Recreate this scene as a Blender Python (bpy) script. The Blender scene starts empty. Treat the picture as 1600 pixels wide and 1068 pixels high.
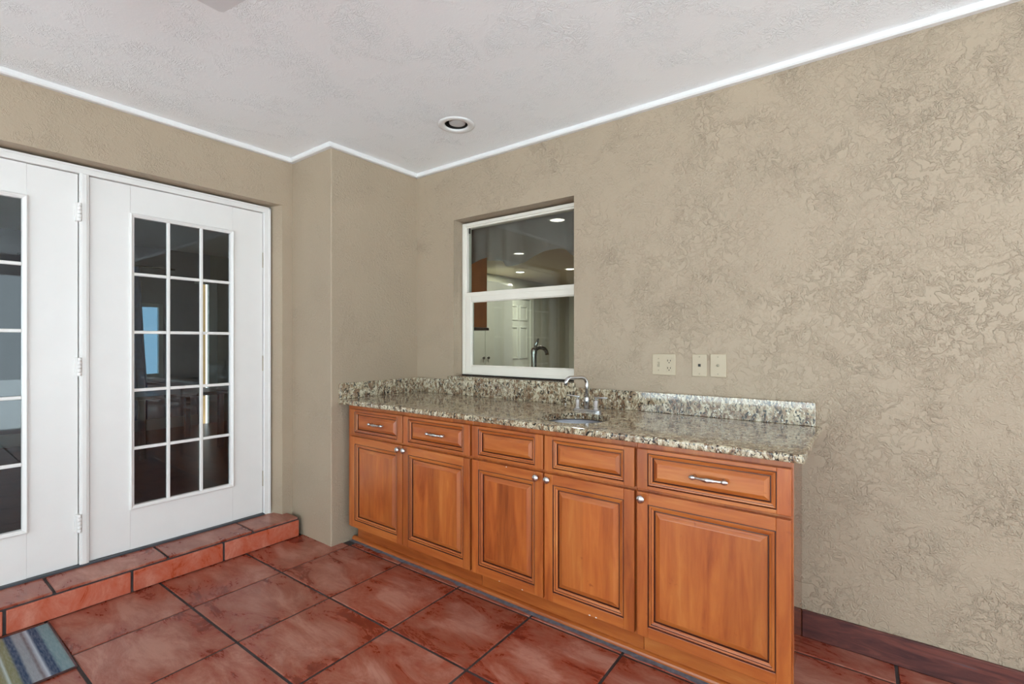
import bpy, bmesh, math, random
from mathutils import Vector, Matrix

random.seed(7)
scene = bpy.context.scene
C = scene.collection
PI = math.pi

# ------------------------------------------------------------------ camera, sky, sun, exposure
cam_d = bpy.data.cameras.new('camera')
cam_d.sensor_width = 36.0
cam_d.lens = 753.6 / 1600 * 36.0
cam_d.clip_start = 0.02
cam = bpy.data.objects.new('camera', cam_d)
C.objects.link(cam)
cam.location = (0, 0, 1.26)
cam.rotation_euler = (PI / 2, 0, PI / 2 - 0.9302)
scene.camera = cam

world = bpy.data.worlds.new('sky')
scene.world = world
world.use_nodes = True
wbg = world.node_tree.nodes['Background']
wbg.inputs[0].default_value = (0.77, 0.92, 1.0, 1)
wbg.inputs[1].default_value = 2.4

sun_d = bpy.data.lights.new('sun', 'SUN')
sun_d.energy = 12.5
sun_d.angle = math.radians(1.5)
sun_d.color = (0.79, 0.945, 1.0)
sun = bpy.data.objects.new('sun', sun_d)
C.objects.link(sun)
sun.location = (0, 6, 9)
sun.rotation_euler = Vector((0.20, -0.32, -1.0)).to_track_quat('-Z', 'Y').to_euler()

vs = scene.view_settings
vs.view_transform = 'Standard'
vs.look = 'None'
vs.exposure = 0.70
vs.gamma = 1.0
vs.use_curve_mapping = False
scene.cycles.max_bounces = 12
scene.cycles.diffuse_bounces = 6
scene.cycles.glossy_bounces = 6
scene.cycles.transparent_max_bounces = 16
scene.cycles.sample_clamp_indirect = 6.0


# ------------------------------------------------------------------ materials
def srgb(r, g, b):
    def f(c):
        c /= 255.0
        return c / 12.92 if c <= 0.04045 else ((c + 0.055) / 1.055) ** 2.4
    return (f(r), f(g), f(b), 1.0)


class NT:
    def __init__(self, name):
        self.m = bpy.data.materials.new(name)
        self.m.use_nodes = True
        self.t = self.m.node_tree
        self.p = self.t.nodes['Principled BSDF']
        self.out = self.t.nodes['Material Output']

    def n(self, kind, **kw):
        nd = self.t.nodes.new(kind)
        for k, v in kw.items():
            if k in nd.inputs:
                nd.inputs[k].default_value = v
            else:
                setattr(nd, k, v)
        return nd

    def l(self, a, b):
        self.t.links.new(a, b)

    def set(self, **kw):
        for k, v in kw.items():
            self.p.inputs[k.replace('_', ' ')].default_value = v

    def coord(self, scale=(1, 1, 1), rot=(0, 0, 0), offset_random=False, world=False):
        tc = self.n('ShaderNodeTexCoord')
        src = tc.outputs['Object']
        if world:
            g = self.n('ShaderNodeNewGeometry')
            src = g.outputs['Position']
        mp = self.n('ShaderNodeMapping')
        mp.inputs['Scale'].default_value = scale
        mp.inputs['Rotation'].default_value = rot
        self.l(src, mp.inputs['Vector'])
        if offset_random:
            oi = self.n('ShaderNodeObjectInfo')
            mu = self.n('ShaderNodeMath', operation='MULTIPLY')
            mu.inputs[1].default_value = 37.0
            self.l(oi.outputs['Random'], mu.inputs[0])
            cb = self.n('ShaderNodeCombineXYZ')
            self.l(mu.outputs[0], cb.inputs[0])
            self.l(mu.outputs[0], cb.inputs[1])
            self.l(mu.outputs[0], cb.inputs[2])
            self.l(cb.outputs[0], mp.inputs['Location'])
        return mp.outputs['Vector']

    def noise(self, vec, scale, detail=2.0, rough=0.5, dist=0.0):
        nd = self.n('ShaderNodeTexNoise')
        nd.inputs['Scale'].default_value = scale
        nd.inputs['Detail'].default_value = detail
        nd.inputs['Roughness'].default_value = rough
        nd.inputs['Distortion'].default_value = dist
        self.l(vec, nd.inputs['Vector'])
        return nd.outputs['Fac']

    def ramp(self, fac, stops, interp='LINEAR'):
        r = self.n('ShaderNodeValToRGB')
        r.color_ramp.interpolation = interp
        els = r.color_ramp.elements
        while len(els) < len(stops):
            els.new(0.5)
        for e, (p, c) in zip(els, stops):
            e.position = p
            e.color = c if len(c) == 4 else (c[0], c[1], c[2], 1)
        self.l(fac, r.inputs['Fac'])
        return r.outputs['Color']

    def mix(self, fac, a, b):
        m = self.n('ShaderNodeMix', data_type='RGBA')
        for sock, v in ((m.inputs['Factor'], fac), (m.inputs['A'], a), (m.inputs['B'], b)):
            pass
        fs = m.inputs[0]
        As = m.inputs[6]
        Bs = m.inputs[7]
        for s, v in ((fs, fac), (As, a), (Bs, b)):
            if hasattr(v, 'is_output'):
                self.l(v, s)
            else:
                s.default_value = v
        return m.outputs[2]

    def math(self, op, a, b=None, c=None, clamp=False):
        m = self.n('ShaderNodeMath', operation=op)
        m.use_clamp = clamp
        for i, v in enumerate((a, b, c)):
            if v is None:
                continue
            if hasattr(v, 'is_output'):
                self.l(v, m.inputs[i])
            else:
                m.inputs[i].default_value = v
        return m.outputs[0]

    def bump(self, h, strength=0.5, dist=0.01):
        b = self.n('ShaderNodeBump')
        b.inputs['Strength'].default_value = strength
        b.inputs['Distance'].default_value = dist
        self.l(h, b.inputs['Height'])
        self.l(b.outputs['Normal'], self.p.inputs['Normal'])


G = lambda v: (v, v, v, 1)


def plain(name, col, rough=0.5, metal=0.0, var=0.06, vscale=9.0, coat=0.0):
    t = NT(name)
    v = t.coord()
    n = t.noise(v, vscale, 3)
    lo = tuple(c * (1 - var) for c in col[:3]) + (1,)
    hi = tuple(min(1, c * (1 + var)) for c in col[:3]) + (1,)
    t.l(t.ramp(n, [(0.3, lo), (0.7, hi)]), t.p.inputs['Base Color'])
    t.set(Roughness=rough, Metallic=metal, Coat_Weight=coat)
    return t.m


def make_stucco(name, col, ridge=1.0):
    t = NT(name)
    v = t.coord(world=True)
    # trowelled plaster: worm-like ridges in patches on a smoother skin
    sp = t.n('ShaderNodeSeparateXYZ')
    t.l(v, sp.inputs[0])
    more = t.math('MULTIPLY_ADD', sp.outputs[0], 0.055, 0.06)          # rougher towards the right end of the wall
    zone = t.ramp(t.math('ADD', t.noise(v, 4.2, 4, 0.65, 0.8), more), [(0.44, G(0.05)), (0.66, G(1))])
    zone2 = t.ramp(t.noise(v, 5.5, 3, 0.6, 0.5), [(0.40, G(0.1)), (0.62, G(1))])
    n1 = t.noise(v, 25, 4, 0.62, 0.5)
    r1 = t.math('ABSOLUTE', t.math('SUBTRACT', n1, 0.5))
    big = t.ramp(r1, [(0.0, G(1)), (0.015, G(0.8)), (0.045, G(0))], 'EASE')
    n2 = t.noise(v, 56, 3, 0.55, 0.4)
    r2 = t.math('ABSOLUTE', t.math('SUBTRACT', n2, 0.52))
    small = t.ramp(r2, [(0.0, G(1)), (0.03, G(0.7)), (0.09, G(0))], 'EASE')
    n3 = t.noise(v, 64, 2, 0.5, 0.2)
    blob = t.ramp(n3, [(0.50, G(0)), (0.66, G(1))], 'EASE')
    h = t.math('MULTIPLY', big, zone)
    h = t.math('MULTIPLY_ADD', t.math('MULTIPLY', small, zone2), 0.55, h)
    h = t.math('MULTIPLY_ADD', t.math('MULTIPLY', blob, zone2), 0.5, h)
    h = t.math('MULTIPLY_ADD', t.noise(v, 150, 2), 0.10, h)
    t.bump(h, 1.0, 0.0025 * ridge)
    tone = t.noise(v, 1.1, 3)
    lo = tuple(c * 0.96 for c in col[:3]) + (1,)
    hi = tuple(c * 1.03 for c in col[:3]) + (1,)
    t.l(t.ramp(tone, [(0.3, lo), (0.7, hi)]), t.p.inputs['Base Color'])
    t.set(Roughness=0.55)
    t.p.inputs['Specular IOR Level'].default_value = 0.4
    return t.m


def make_ceiling():
    t = NT('ceiling_paint')
    v = t.coord(world=True)
    zone = t.ramp(t.noise(v, 5.0, 3, 0.6, 0.5), [(0.42, G(0)), (0.62, G(1))])
    n1 = t.noise(v, 34, 2.5, 0.55, 1.8)
    r1 = t.math('ABSOLUTE', t.math('SUBTRACT', n1, 0.5))
    ridg = t.ramp(r1, [(0.0, G(1)), (0.04, G(0.5)), (0.10, G(0))])
    h = t.math('MULTIPLY', ridg, zone)
    h = t.math('MULTIPLY_ADD', t.noise(v, 120, 2), 0.2, h)
    t.bump(h, 1.0, 0.0017)
    t.p.inputs['Base Color'].default_value = srgb(245, 246, 247)
    t.set(Roughness=0.5)
    return t.m


def make_tile(name, stops, wash):
    t = NT(name)
    tc = t.n('ShaderNodeTexCoord')
    v = t.coord(scale=(0.6, 1.4, 1.0), rot=(0, 0, 0.55), offset_random=True)
    n1 = t.noise(v, 5.5, 9, 0.74, 0.5)
    # pale wash in the middle of each tile, burnt red towards the edges, broken up by noise
    sx = t.n('ShaderNodeSeparateXYZ')
    t.l(tc.outputs['Object'], sx.inputs[0])
    d = t.math('MAXIMUM', t.math('ABSOLUTE', sx.outputs[0]), t.math('ABSOLUTE', sx.outputs[1]))
    f = t.math('ADD', n1, t.math('MULTIPLY_ADD', d, -0.62 * wash, 0.075 * wash))
    base = t.ramp(f, stops)
    streak = t.noise(t.coord(scale=(0.35, 1.6, 1.0), rot=(0, 0, 0.6), offset_random=True), 13, 7, 0.7, 0.25)
    col = t.mix(t.ramp(streak, [(0.46, G(0)), (0.70, G(0.35))]), base, stops[0][1])
    oi = t.n('ShaderNodeObjectInfo')
    hs = t.n('ShaderNodeHueSaturation')
    t.l(t.math('MULTIPLY_ADD', oi.outputs['Random'], 0.18, 0.92), hs.inputs['Value'])
    t.l(col, hs.inputs['Color'])
    t.l(hs.outputs['Color'], t.p.inputs['Base Color'])
    t.l(t.ramp(f, [(0.3, G(0.22)), (0.65, G(0.40))]), t.p.inputs['Roughness'])
    t.bump(t.noise(v, 10, 4, 0.6, 0.4), 0.25, 0.004)
    t.p.inputs['Specular IOR Level'].default_value = 0.5
    return t.m


def make_wood(name, axis, tint=(1.0, 0.98, 0.86)):
    # axis: direction of the grain ('x', 'y' or 'z')
    t = NT(name)
    s = {'x': (0.12, 1, 1), 'y': (1, 0.12, 1), 'z': (1, 1, 0.12)}[axis]
    v = t.coord(scale=s, offset_random=True)
    g1 = t.noise(v, 26, 5, 0.6, 0.6)
    g2 = t.noise(v, 5.0, 4, 0.6, 1.0)
    f = t.math('ADD', t.math('MULTIPLY', g1, 0.45), t.math('MULTIPLY', g2, 0.55))
    T = lambda r, g, b: tuple(a * k for a, k in zip(srgb(r, g, b)[:3], tint)) + (1,)
    col = t.ramp(f, [(0.34, T(132, 60, 22)), (0.45, T(164, 84, 36)), (0.57, T(182, 103, 48)), (0.70, T(200, 130, 72))])
    if axis == 'z':
        # glued-up staves about 9 cm wide, each a little lighter or darker
        tc = t.n('ShaderNodeTexCoord')
        sx = t.n('ShaderNodeSeparateXYZ')
        t.l(tc.outputs['Object'], sx.inputs[0])
        oi = t.n('ShaderNodeObjectInfo')
        q = t.math('FLOOR', t.math('MULTIPLY_ADD', sx.outputs[0], 11.0, t.math('MULTIPLY', oi.outputs['Random'], 9.0)))
        wn = t.n('ShaderNodeTexWhiteNoise', noise_dimensions='1D')
        t.l(q, wn.inputs['W'])
        hs = t.n('ShaderNodeHueSaturation')
        t.l(t.math('MULTIPLY_ADD', wn.outputs['Value'], 0.26, 0.87), hs.inputs['Value'])
        t.l(col, hs.inputs['Color'])
        col = hs.outputs['Color']
    fl = t.ramp(t.noise(t.coord(offset_random=True), 30, 3, 0.5, 0.5), [(0.70, G(0)), (0.78, G(0.5))])
    col = t.mix(fl, col, T(120, 50, 20))
    t.l(col, t.p.inputs['Base Color'])
    t.set(Roughness=0.34, Coat_Weight=0.35, Coat_Roughness=0.14)
    return t.m


def make_granite(name='granite'):
    t = NT(name)
    v = t.coord(world=True, scale=(1.0, 1.0, 1.0))
    vs1 = t.coord(world=True, scale=(1.25, 1.0, 0.72), rot=(0.3, 0.6, 0.5))
    n1 = t.noise(vs1, 30, 4, 0.6, 1.0)
    base = t.ramp(n1, [(0.36, srgb(114, 86, 64)), (0.45, srgb(156, 134, 106)), (0.54, srgb(194, 182, 154)), (0.66, srgb(212, 200, 174))])
    n2 = t.noise(v, 19, 4, 0.62, 1.6)
    brown = t.ramp(n2, [(0.51, G(0)), (0.58, G(0.5)), (0.66, G(0.7))])
    col = t.mix(brown, base, srgb(124, 92, 66))
    v2 = t.n('ShaderNodeVectorMath', operation='ADD')
    t.l(vs1, v2.inputs[0])
    v2.inputs[1].default_value = (7.3, 2.1, 5.7)
    n3 = t.noise(v2.outputs[0], 44, 4, 0.66, 2.0)
    blk = t.ramp(n3, [(0.545, G(0)), (0.575, G(1))])
    col = t.mix(blk, col, srgb(40, 38, 34))
    n5 = t.noise(v2.outputs[0], 70, 3, 0.6, 1.0)
    grn = t.ramp(n5, [(0.58, G(0)), (0.66, G(0.8))])
    col = t.mix(grn, col, srgb(120, 116, 98))
    n4 = t.noise(v2.outputs[0], 95, 2, 0.5, 0.6)
    wht = t.ramp(n4, [(0.64, G(0)), (0.69, G(0.9))])
    col = t.mix(wht, col, srgb(232, 230, 216))
    t.l(col, t.p.inputs['Base Color'])
    t.set(Roughness=0.07)
    t.p.inputs['Specular IOR Level'].default_value = 0.75
    return t.m


def make_glass(name, tint=(0.86, 0.90, 0.89, 1)):
    t = NT(name)
    t.t.nodes.remove(t.p)
    tr = t.n('ShaderNodeBsdfTransparent')
    tr.inputs[0].default_value = tint
    gl = t.n('ShaderNodeBsdfGlossy')
    gl.inputs['Roughness'].default_value = 0.0
    lw = t.n('ShaderNodeLayerWeight')
    lw.inputs['Blend'].default_value = 0.5
    fz = t.math('MULTIPLY_ADD', t.math('POWER', lw.outputs['Facing'], 5.0), 0.96, 0.04)
    ms = t.n('ShaderNodeMixShader')
    t.l(fz, ms.inputs[0])
    t.l(tr.outputs[0], ms.inputs[1])
    t.l(gl.outputs[0], ms.inputs[2])
    t.l(ms.outputs[0], t.out.inputs['Surface'])
    return t.m


def make_emit(name, col, s):
    t = NT(name)
    t.set(Emission_Strength=s)
    t.p.inputs['Emission Color'].default_value = col
    t.p.inputs['Base Color'].default_value = (0.8, 0.8, 0.8, 1)
    return t.m


def make_mat_fabric():
    t = NT('striped_mat')
    tc = t.n('ShaderNodeTexCoord')
    sx = t.n('ShaderNodeSeparateXYZ')
    t.l(tc.outputs['Object'], sx.inputs[0])
    # object y runs from 0 at the striped mat's visible end towards its other end
    wob = t.math('MULTIPLY_ADD', t.noise(tc.outputs['Object'], 9, 3), 0.003, sx.outputs[1])
    f = t.math('DIVIDE', wob, -0.80)
    f = t.math('ADD', f, 0.0)
    navy = srgb(20, 48, 82)
    teal = srgb(106, 130, 136)
    grey = srgb(132, 134, 140)
    lil = srgb(172, 178, 190)
    olive = srgb(118, 116, 82)
    ylw = srgb(128, 110, 70)
    wht = srgb(176, 186, 186)
    mar = srgb(96, 76, 78)
    stops = [(0.0, srgb(98, 98, 92)), (0.018, teal), (0.05, teal), (0.062, navy), (0.088, navy), (0.098, lil), (0.115, mar),
             (0.125, grey), (0.150, grey), (0.158, navy), (0.178, navy), (0.188, olive), (0.212, olive), (0.218, wht),
             (0.228, olive), (0.26, ylw), (0.34, ylw), (0.36, navy), (0.40, grey), (0.46, teal), (0.5, olive), (0.62, navy), (0.7, grey), (0.8, ylw), (0.9, teal)]
    col = t.ramp(f, stops)
    n = t.noise(t.coord(scale=(1, 6, 1)), 30, 4)
    col2 = t.mix(t.ramp(n, [(0.35, G(0)), (0.75, G(0.22))]), col, srgb(180, 184, 186))
    t.l(col2, t.p.inputs['Base Color'])
    t.set(Roughness=0.85)
    t.bump(t.noise(tc.outputs['Object'], 260, 2), 0.5, 0.003)
    return t.m


WALL_COL = srgb(169, 151, 129)
M = dict(
    stucco=make_stucco('stucco', WALL_COL, 1.0),
    stucco_soft=make_stucco('stucco_soft', WALL_COL, 0.85),
    ceiling=make_ceiling(),
    trim=plain('white_trim', srgb(228, 226, 224), 0.38, var=0.01),
    door=plain('white_door_paint', srgb(227, 223, 219), 0.33, var=0.012),
    winframe=plain('cream_window_frame', srgb(226, 219, 206), 0.4, var=0.02),
    tile=make_tile('terracotta', [(0.34, srgb(118, 46, 32)), (0.42, srgb(144, 66, 46)), (0.50, srgb(156, 92, 74)), (0.62, srgb(176, 124, 108))], 1.0),
    riser_lit=make_tile('terracotta_riser_lit', [(0.34, srgb(166, 68, 38)), (0.44, srgb(182, 88, 60)), (0.53, srgb(186, 104, 82)), (0.64, srgb(200, 128, 106))], 0.0),  # same tile as the floor, light on the upright face painted in as brighter orange
    grout=plain('dark_grout', srgb(58, 52, 52), 0.8, var=0.25, vscale=30),
    grout_light=plain('bluish_grout', srgb(104, 108, 118), 0.7, var=0.35, vscale=40),
    wood_z=make_wood('wood_upright', 'z'),
    wood_x=make_wood('wood_across', 'x'),
    wood_y=make_wood('wood_deep', 'y'),
    glaze=plain('brown_glaze', srgb(66, 25, 10), 0.4, var=0.15, vscale=30),
    granite=make_granite(),
    nickel=plain('brushed_nickel', (0.58, 0.57, 0.56, 1), 0.25, 1.0, 0.05, 60),
    chrome=plain('pewter', (0.66, 0.65, 0.64, 1), 0.22, 1.0, 0.25, 70),
    steel=plain('stainless_steel', (0.22, 0.23, 0.25, 1), 0.34, 1.0, 0.05, 20),
    glass=make_glass('door_glass', (0.80, 0.83, 0.84, 1)),
    glass_tint=make_glass('tinted_glass', (0.30, 0.40, 0.46, 1)),
    glass_win=make_glass('window_glass', (0.84, 0.87, 0.84, 1)),
    plate=plain('beige_plastic', srgb(180, 164, 138), 0.4, var=0.02),
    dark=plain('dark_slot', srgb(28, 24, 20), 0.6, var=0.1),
    screw=plain('screw_paint', srgb(150, 138, 116), 0.4, var=0.1),
    sill=plain('door_sill_metal', srgb(74, 78, 84), 0.45, 0.4, 0.1, 20),
    matf=make_mat_fabric(),
    matb=plain('maroon_binding', srgb(84, 58, 58), 0.9, var=0.15, vscale=60),
    basewood=None,
    laminate=plain('brown_gloss_laminate', srgb(120, 66, 40), 0.10, var=0.06, coat=0.6),
    deck=plain('pale_deck', srgb(226, 226, 226), 0.8, var=0.05, vscale=2),
    kwall=plain('kitchen_wall', srgb(170, 172, 158), 0.6, var=0.03),
    kceil=plain('kitchen_ceiling', srgb(190, 178, 156), 0.6, var=0.03),
    kwhite=plain('kitchen_white', srgb(190, 196, 186), 0.4, var=0.02),
    kcab=plain('kitchen_cabinet_wood', srgb(200, 108, 46), 0.4, var=0.12, vscale=14),
    kfloor=plain('inside_floor', srgb(96, 58, 46), 0.35, var=0.2, vscale=6),
    rwall=plain('inside_wall', srgb(120, 120, 128), 0.7, var=0.05),
    rwall2=plain('inside_wall_olive', srgb(128, 126, 108), 0.7, var=0.05),
    bluecloth=plain('blue_curtain', srgb(44, 84, 138), 0.9, var=0.2, vscale=20),
    lamp_off=plain('lamp_lens', srgb(206, 206, 206), 0.5, var=0.03),
    lampglow=make_emit('lamp_glow', (1.0, 0.93, 0.82, 1), 6.0),
    dwood=plain('dark_furniture', srgb(58, 44, 42), 0.4, var=0.2, vscale=20),
    rceil=plain('inside_ceiling', srgb(226, 218, 206), 0.7, var=0.02),
    fan=plain('white_fan_blade', srgb(222, 223, 224), 0.4, var=0.015),
)


def make_basewood():
    t = NT('dark_red_baseboard')
    v = t.coord(scale=(0.12, 1, 1))
    n = t.noise(v, 24, 6, 0.65, 1.4)
    col = t.ramp(n, [(0.34, srgb(60, 34, 34)), (0.5, srgb(88, 48, 44)), (0.62, srgb(112, 62, 52)), (0.72, srgb(82, 74, 78))])
    t.l(col, t.p.inputs['Base Color'])
    t.set(Roughness=0.42)
    return t.m


def make_sheer():
    t = NT('sheer_curtain')
    t.p.inputs['Base Color'].default_value = srgb(128, 118, 116)
    t.set(Roughness=0.9)
    tr = t.n('ShaderNodeBsdfTransparent')
    ms = t.n('ShaderNodeMixShader')
    ms.inputs[0].default_value = 0.22
    t.l(t.p.outputs[0], ms.inputs[1])
    t.l(tr.outputs[0], ms.inputs[2])
    t.l(ms.outputs[0], t.out.inputs['Surface'])
    return t.m


M['basewood'] = make_basewood()
M['sheer'] = make_sheer()


# ------------------------------------------------------------------ mesh helpers
def add_box(bm, a, b, mi=0, bevel=0.0, seg=2):
    x0, y0, z0 = (min(p, q) for p, q in zip(a, b))
    x1, y1, z1 = (max(p, q) for p, q in zip(a, b))
    vs_ = [bm.verts.new(p) for p in ((x0, y0, z0), (x1, y0, z0), (x1, y1, z0), (x0, y1, z0),
                                     (x0, y0, z1), (x1, y0, z1), (x1, y1, z1), (x0, y1, z1))]
    fs = []
    for q in ((3, 2, 1, 0), (4, 5, 6, 7), (0, 1, 5, 4), (1, 2, 6, 5), (2, 3, 7, 6), (3, 0, 4, 7)):
        f = bm.faces.new([vs_[i] for i in q])
        f.material_index = mi
        fs.append(f)
    if bevel > 0:
        es = list({e for f in fs for e in f.edges})
        bmesh.ops.bevel(bm, geom=es, offset=bevel, segments=seg, affect='EDGES', profile=0.5, material=mi)


def box(a, b, mi=0, bevel=0.0, seg=2):
    bm = bmesh.new()
    add_box(bm, a, b, mi, bevel, seg)
    return bm


def add_tube(bm, pts, radii, n=12, mi=0, caps=True):
    pts = [Vector(p) for p in pts]
    if not hasattr(radii, '__len__'):
        radii = [radii] * len(pts)
    rings = []
    up = None
    for i, p in enumerate(pts):
        if i == 0:
            d = pts[1] - p
        elif i == len(pts) - 1:
            d = p - pts[i - 1]
        else:
            d = (pts[i + 1] - p).normalized() + (p - pts[i - 1]).normalized()
        d.normalize()
        if up is None:
            ref = Vector((0, 0, 1)) if abs(d.z) < 0.9 else Vector((1, 0, 0))
            up = (ref - d * ref.dot(d)).normalized()
        else:
            up = (up - d * up.dot(d)).normalized()
        s = d.cross(up)
        rings.append([bm.verts.new(p + (up * math.cos(2 * PI * k / n) + s * math.sin(2 * PI * k / n)) * radii[i]) for k in range(n)])
    for i in range(len(rings) - 1):
        for k in range(n):
            f = bm.faces.new((rings[i][k], rings[i][(k + 1) % n], rings[i + 1][(k + 1) % n], rings[i + 1][k]))
            f.smooth = True
            f.material_index = mi
    if caps:
        f = bm.faces.new(rings[0][::-1]); f.material_index = mi
        f = bm.faces.new(rings[-1]); f.material_index = mi


def add_lathe(bm, prof, origin, axis=(0, 0, 1), n=32, mi=0, cap0=True, cap1=True, sx=1.0, sy=1.0):
    """prof: (radius, distance along axis)"""
    ax = Vector(axis).normalized()
    q = ax.to_track_quat('Z', 'Y')
    o = Vector(origin)
    rings = []
    for r, h in prof:
        rings.append([bm.verts.new(o + q @ Vector((r * sx * math.cos(2 * PI * k / n), r * sy * math.sin(2 * PI * k / n), h))) for k in range(n)])
    for i in range(len(rings) - 1):
        for k in range(n):
            f = bm.faces.new((rings[i][k], rings[i][(k + 1) % n], rings[i + 1][(k + 1) % n], rings[i + 1][k]))
            f.smooth = True
            f.material_index = mi
    if cap0:
        f = bm.faces.new(rings[0][::-1]); f.material_index = mi
    if cap1:
        f = bm.faces.new(rings[-1]); f.material_index = mi


def add_prism(bm, poly, z0, z1, mi=0, bevel=0.0):
    """convex polygon (counter-clockwise from above), optional chamfer at the top"""
    n = len(poly)
    lo = [bm.verts.new((x, y, z0)) for x, y in poly]
    if bevel > 0:
        cx = sum(p[0] for p in poly) / n
        cy = sum(p[1] for p in poly) / n
        ins = []
        for i in range(n):
            p0, p1, p2 = Vector(poly[i - 1]), Vector(poly[i]), Vector(poly[(i + 1) % n])
            d1 = (p1 - p0).normalized(); d2 = (p2 - p1).normalized()
            n1 = Vector((-d1.y, d1.x)); n2 = Vector((-d2.y, d2.x))
            k = 1 + n1.dot(n2)
            off = (n1 + n2) * (bevel / max(k, 0.3))
            ins.append(p1 + off)
        mid = [bm.verts.new((x, y, z1 - bevel)) for x, y in poly]
        hi = [bm.verts.new((p.x, p.y, z1)) for p in ins]
        layers = [lo, mid, hi]
    else:
        layers = [lo, [bm.verts.new((x, y, z1)) for x, y in poly]]
    for a, b in zip(layers, layers[1:]):
        for i in range(n):
            f = bm.faces.new((a[i], a[(i + 1) % n], b[(i + 1) % n], b[i]))
            f.material_index = mi
    bm.faces.new(layers[-1]).material_index = mi
    bm.faces.new(lo[::-1]).material_index = mi


def clip_poly(poly, a, b, c):
    """keep the side a*x + b*y <= c"""
    out = []
    for i in range(len(poly)):
        p, q = poly[i], poly[(i + 1) % len(poly)]
        dp, dq = a * p[0] + b * p[1] - c, a * q[0] + b * q[1] - c
        if dp <= 0:
            out.append(p)
        if dp * dq < 0:
            t = dp / (dp - dq)
            out.append((p[0] + t * (q[0] - p[0]), p[1] + t * (q[1] - p[1])))
    return out


def obj(name, bm, mats, parent=None):
    me = bpy.data.meshes.new(name)
    bmesh.ops.recalc_face_normals(bm, faces=bm.faces[:])
    bm.to_mesh(me)
    bm.free()
    for m in (mats if isinstance(mats, (list, tuple)) else [mats]):
        me.materials.append(M[m] if isinstance(m, str) else m)
    o = bpy.data.objects.new(name, me)
    C.objects.link(o)
    if parent is not None:
        o.parent = parent
        if parent.type == 'EMPTY':
            o.matrix_parent_inverse = Matrix.Translation(parent.location).inverted()
    return o


def tag(o, label=None, cat=None, group=None, kind=None):
    if label:
        o['label'] = label
    if cat:
        o['category'] = cat
    if group:
        o['group'] = group
    if kind:
        o['kind'] = kind
    return o


def thing(name, loc, label, cat, group=None):
    e = bpy.data.objects.new(name, None)
    e.location = loc
    e.empty_display_size = 0.1
    C.objects.link(e)
    return tag(e, label, cat, group)


def struct(name, bm, mats, label, parent=None):
    o = obj(name, bm, mats, parent)
    return tag(o, label, None, None, 'structure')


# ------------------------------------------------------------------ main measures (metres, camera above the origin)
YA = 2.4155       # face of the wall behind the cabinets
XB = -3.116       # face of the wall with the glazed doors
XC = -2.667       # side face of the pier the counter runs up to
YC = 1.715        # front face of the pier
ZC = 2.478        # ceiling
XMAX, YMIN = 3.4, -2.8
STEP = 0.125

# ------------------------------------------------------------------ walls, ceiling
bm = bmesh.new()
WX0, WX1, WZ0, WZ1 = -2.30, -1.36, 1.003, 2.095
add_box(bm, (XC - 0.3, YA, -0.05), (WX0, YA + 0.16, ZC + 0.1))
add_box(bm, (WX1, YA, -0.05), (XMAX, YA + 0.081, ZC + 0.1))
add_box(bm, (WX1 + 0.075, YA + 0.081, -0.05), (XMAX, YA + 0.16, ZC + 0.1))
add_box(bm, (WX0, YA, -0.05), (WX1, YA + 0.081, WZ0))
add_box(bm, (WX0, YA + 0.081, -0.05), (WX1 + 0.075, YA + 0.16, WZ0))
add_box(bm, (WX0, YA, WZ1), (WX1, YA + 0.081, ZC + 0.1))
add_box(bm, (WX0, YA + 0.081, WZ1), (WX1 + 0.075, YA + 0.16, ZC + 0.1))
struct('wall_back', bm, 'stucco', 'beige textured stucco wall behind the wood cabinets')

DY0, DY1, DZ1 = -0.284, 1.645, 2.162     # opening of the double door in the left wall
bm = bmesh.new()
add_box(bm, (XB, YMIN, -0.05), (XB - 0.22, DY0, ZC + 0.1))
add_box(bm, (XB, DY1, -0.05), (XB - 0.22, YC + 0.1, ZC + 0.1))
add_box(bm, (XB, DY0, DZ1), (XB - 0.22, DY1, ZC + 0.1))
# splayed plaster reveal on the hinge side
v = [bm.verts.new(p) for p in ((XB, 1.645, STEP), (XB - 0.13, 1.645, STEP), (XB - 0.13, 1.613, STEP),
                              (XB, 1.645, DZ1), (XB - 0.13, 1.645, DZ1), (XB - 0.13, 1.613, DZ1))]
for q in ((0, 2, 5, 3), (0, 1, 2), (3, 5, 4), (1, 0, 3, 4), (2, 1, 4, 5)):
    bm.faces.new([v[i] for i in q])
struct('wall_left', bm, 'stucco_soft', 'beige stucco wall around the white glazed double door')

struct('wall_pier', box((XB - 0.2, YC, -0.05), (XC, YA + 0.16, ZC + 0.1), 0, 0.006, 2), 'stucco_soft',
       'beige stucco pier in the corner between doors and cabinets')

bm = bmesh.new()
# ceiling slab with a round hole for the recessed lamp
LX, LY = -1.868, 1.983
n = 40
outer = [(XB - 0.05, YMIN), (XMAX, YMIN), (XMAX, YA + 0.05), (XB - 0.05, YA + 0.05)]
ov = [bm.verts.new((x, y, ZC)) for x, y in outer]
hv = [bm.verts.new((LX + 0.082 * math.cos(2 * PI * k / n), LY + 0.082 * math.sin(2 * PI * k / n), ZC)) for k in range(n)]
es = [bm.edges.new((ov[i], ov[(i + 1) % 4])) for i in range(4)] + [bm.edges.new((hv[i], hv[(i + 1) % n])) for i in range(n)]
bmesh.ops.triangle_fill(bm, edges=es, use_beauty=True)
r = bmesh.ops.extrude_face_region(bm, geom=bm.faces[:])
bmesh.ops.translate(bm, verts=[g for g in r['geom'] if isinstance(g, bmesh.types.BMVert)], vec=(0, 0, 0.2))
struct('ceiling', bm, 'ceiling', 'white ceiling with brushed plaster texture')

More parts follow.
